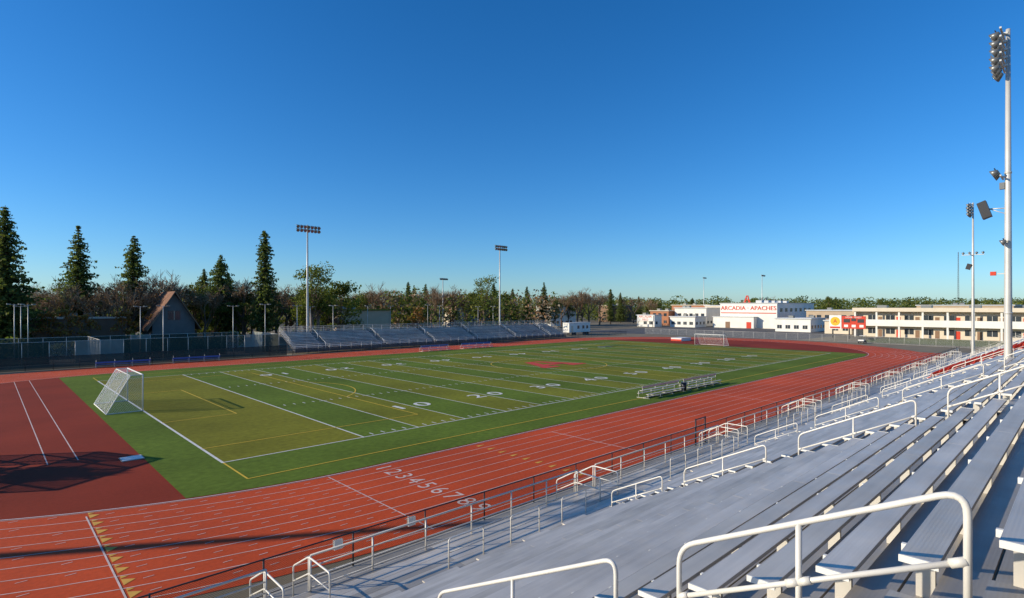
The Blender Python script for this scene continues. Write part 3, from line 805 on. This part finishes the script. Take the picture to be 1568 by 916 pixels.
for u,n,h,k_,w in ((8,108,29.2,0,1.0),(-70,112,27,1,1.1),(120,125,27.6,4,1.05),(205,135,26.7,1,.95),(405,140,28.6,2,.95),(338,150,23.3,3,.85),(312,158,20,3,.75),(350,160,19,3,.85),
    (625,205,18.6,0,.8),(634,212,17.4,4,.8),(652,220,18.3,1,.8),(785,240,17.2,0,.9),(807,235,17.8,1,.8),(833,238,19.6,4,.95),(935,280,18,2,1),(950,300,17,0,.8),(978,330,15.6,0,.8),(756,230,19,1,.9),(1060,380,15,3,1),(1268,420,17,3,1.2),(1280,430,16.4,3,1)):
    put('conifer_tree',C[k_],u,n,h,22 if k_==3 else 28,w*(1.0 if n<170 else 1.1))
for u,n,h,k_ in ((478,132,19.6,2),(487,134,18.6,2),(518,140,15.5,1),(468,140,14,0),(500,150,14.5,0),(742,192,20,2),(735,200,16,0),(300,142,15,0),(328,146,13,1),(375,150,13,1),(0,125,13,1),(550,170,13,0),(610,190,13,1),(770,210,14,1),(690,215,12.5,0),(870,260,13.5,0),(1000,330,13.5,1),(1270,400,16,0),(1420,430,13,1),(640,180,12,1),(850,240,12,0),(445,160,13,0),(1350,400,14.5,0),(1490,380,14.5,1)):
    put('leafy_tree',B[k_],u,n,h,(16,14,19)[k_])
for u,n,h in ((60,120,14),(90,118,14.5),(165,128,16),(180,130,17),(230,133,18),(243,140,19),(195,125,15),(275,138,17),(290,150,16),(362,150,17.5),(372,150,18),(385,155,15),(425,155,16.5),(440,158,17),(150,122,13.5),(30,118,13.5),(570,175,17),(590,190,15.5),(582,180,16.5),(660,200,17.5),(672,210,17),(695,215,17.5),(715,212,17),(725,225,16),(640,210,15.5),(860,250,16),(885,255,18),(892,262,18),(902,260,17),(918,270,17.5),(868,270,15.5),(970,300,15.5),(1000,320,14.5),(540,175,15),(615,210,15.5),(770,225,15.5),(100,140,17),(50,140,15.5),(315,140,14.5),(395,160,16),(455,150,14.5),(1190,400,17),(1180,410,16),(845,260,15)):
    put('bare_tree',random.choice(D),u,n,h,15,U(.9,1.25))
for u,n,h in ((100,112,8.5),(130,114,7.5),(75,112,8),(190,118,8),(640,170,9),(250,125,8.5)): put('autumn_tree',AU[0],u,n,h,9)
inst('leafy_tree',B[1],-13,49,sc=.6); inst('leafy_tree',B[0],-15.5,46.5,rot=2,sc=.46)
sh=MB()
for i in range(4200):
    x=U(-70,42); y=U(130,133); h=1.5+2.2*(.5+.5*math.sin(x*.5)*math.sin(x*.17+1)); leafquad(sh,(x,y,U(.2,h)),.5,random.choice(m_lf))
sh.build('hedge',(0,131,0))
tm=MB(); random.seed(5)
def clump(x,y,h,rw,mats,n,ls):
    for i in range(n):
        t_=R(); rr=rw*math.sqrt(max(.06,1-(1.7*t_-.75)**2))*math.sqrt(R()); an=U(0,6.28)
        q=R(); mt=mats[0] if q<.4 else (mats[1] if q<.8 else mats[-1])
        leafquad(tm,(x+rr*math.cos(an),y+rr*math.sin(an),.5+t_*h),ls*U(.6,1.3),mt)
for i in range(780):
    ang=U(-1.0,1.0); n=U(170,560) if ang<.1 else U(300,700)
    if ang<-.2: n=U(165,420)
    e=math.tan(ang*.80)*n
    x,y=site(e,n); 
    if 195<x<330 and 10<y<170: continue
    h=U(9,12.5)+n*.0045; 
    if ang<.1 : h+=U(0,3.5)*min(1,n/230)
    else: h+=U(0,2.0)
    q=R(); mats=m_lf if q<.55 else (m_con if q<.70 else m_br)
    if ang>.15: mats=m_lf if q<.75 else m_con
    clump(x,y,h,U(3.5,7)*(.8+n/700),mats,150,.40+n*.0012)
tm.build('distant_trees')

# ---------------------------------------------------------------- light
sun_dir=Vector((-.832,.555,0)).normalized(); el=math.radians(21)
tos=Vector((sun_dir.x*math.cos(el),sun_dir.y*math.cos(el),math.sin(el)))
sl=bpy.data.lights.new('sun','SUN'); sl.energy=5.0; sl.angle=math.radians(.5); sl.color=(1,.90,.72)
so=bpy.data.objects.new('sun',sl); scene.collection.objects.link(so); so.rotation_euler=tos.to_track_quat('Z','Y').to_euler(); so.location=(-50,30,60)
w=bpy.data.worlds.new('World'); scene.world=w; w.use_nodes=True; N=w.node_tree.nodes; L=w.node_tree.links
sk=N.new('ShaderNodeTexSky'); sk.sky_type='NISHITA'; sk.sun_disc=False; sk.sun_elevation=el; sk.sun_rotation=math.atan2(sun_dir.x,sun_dir.y)
sk.air_density=1.0; sk.dust_density=.3; sk.ozone_density=4.0; sk.altitude=100
tn=N.new('ShaderNodeVectorMath'); tn.operation='MULTIPLY'; tn.inputs[1].default_value=(.72,.95,1.20)
hs_=N.new('ShaderNodeHueSaturation'); hs_.inputs['Saturation'].default_value=1.14
L.new(sk.outputs[0],tn.inputs[0]); L.new(tn.outputs[0],hs_.inputs['Color']); L.new(hs_.outputs[0],N['Background'].inputs['Color']); N['Background'].inputs['Strength'].default_value=.13

# ---------------------------------------------------------------- camera
cd=bpy.data.cameras.new('camera'); cd.sensor_width=36; cd.lens=19.45; cd.shift_y=.007; cd.clip_end=9000; cd.clip_start=.05
co=bpy.data.objects.new('camera',cd); scene.collection.objects.link(co); co.location=(0,0,9.2)
co.rotation_euler=(math.radians(90),0,-math.atan2(FX,FY)); scene.camera=co
scene.view_settings.view_transform='Standard'; scene.view_settings.look='None'; scene.view_settings.exposure=0
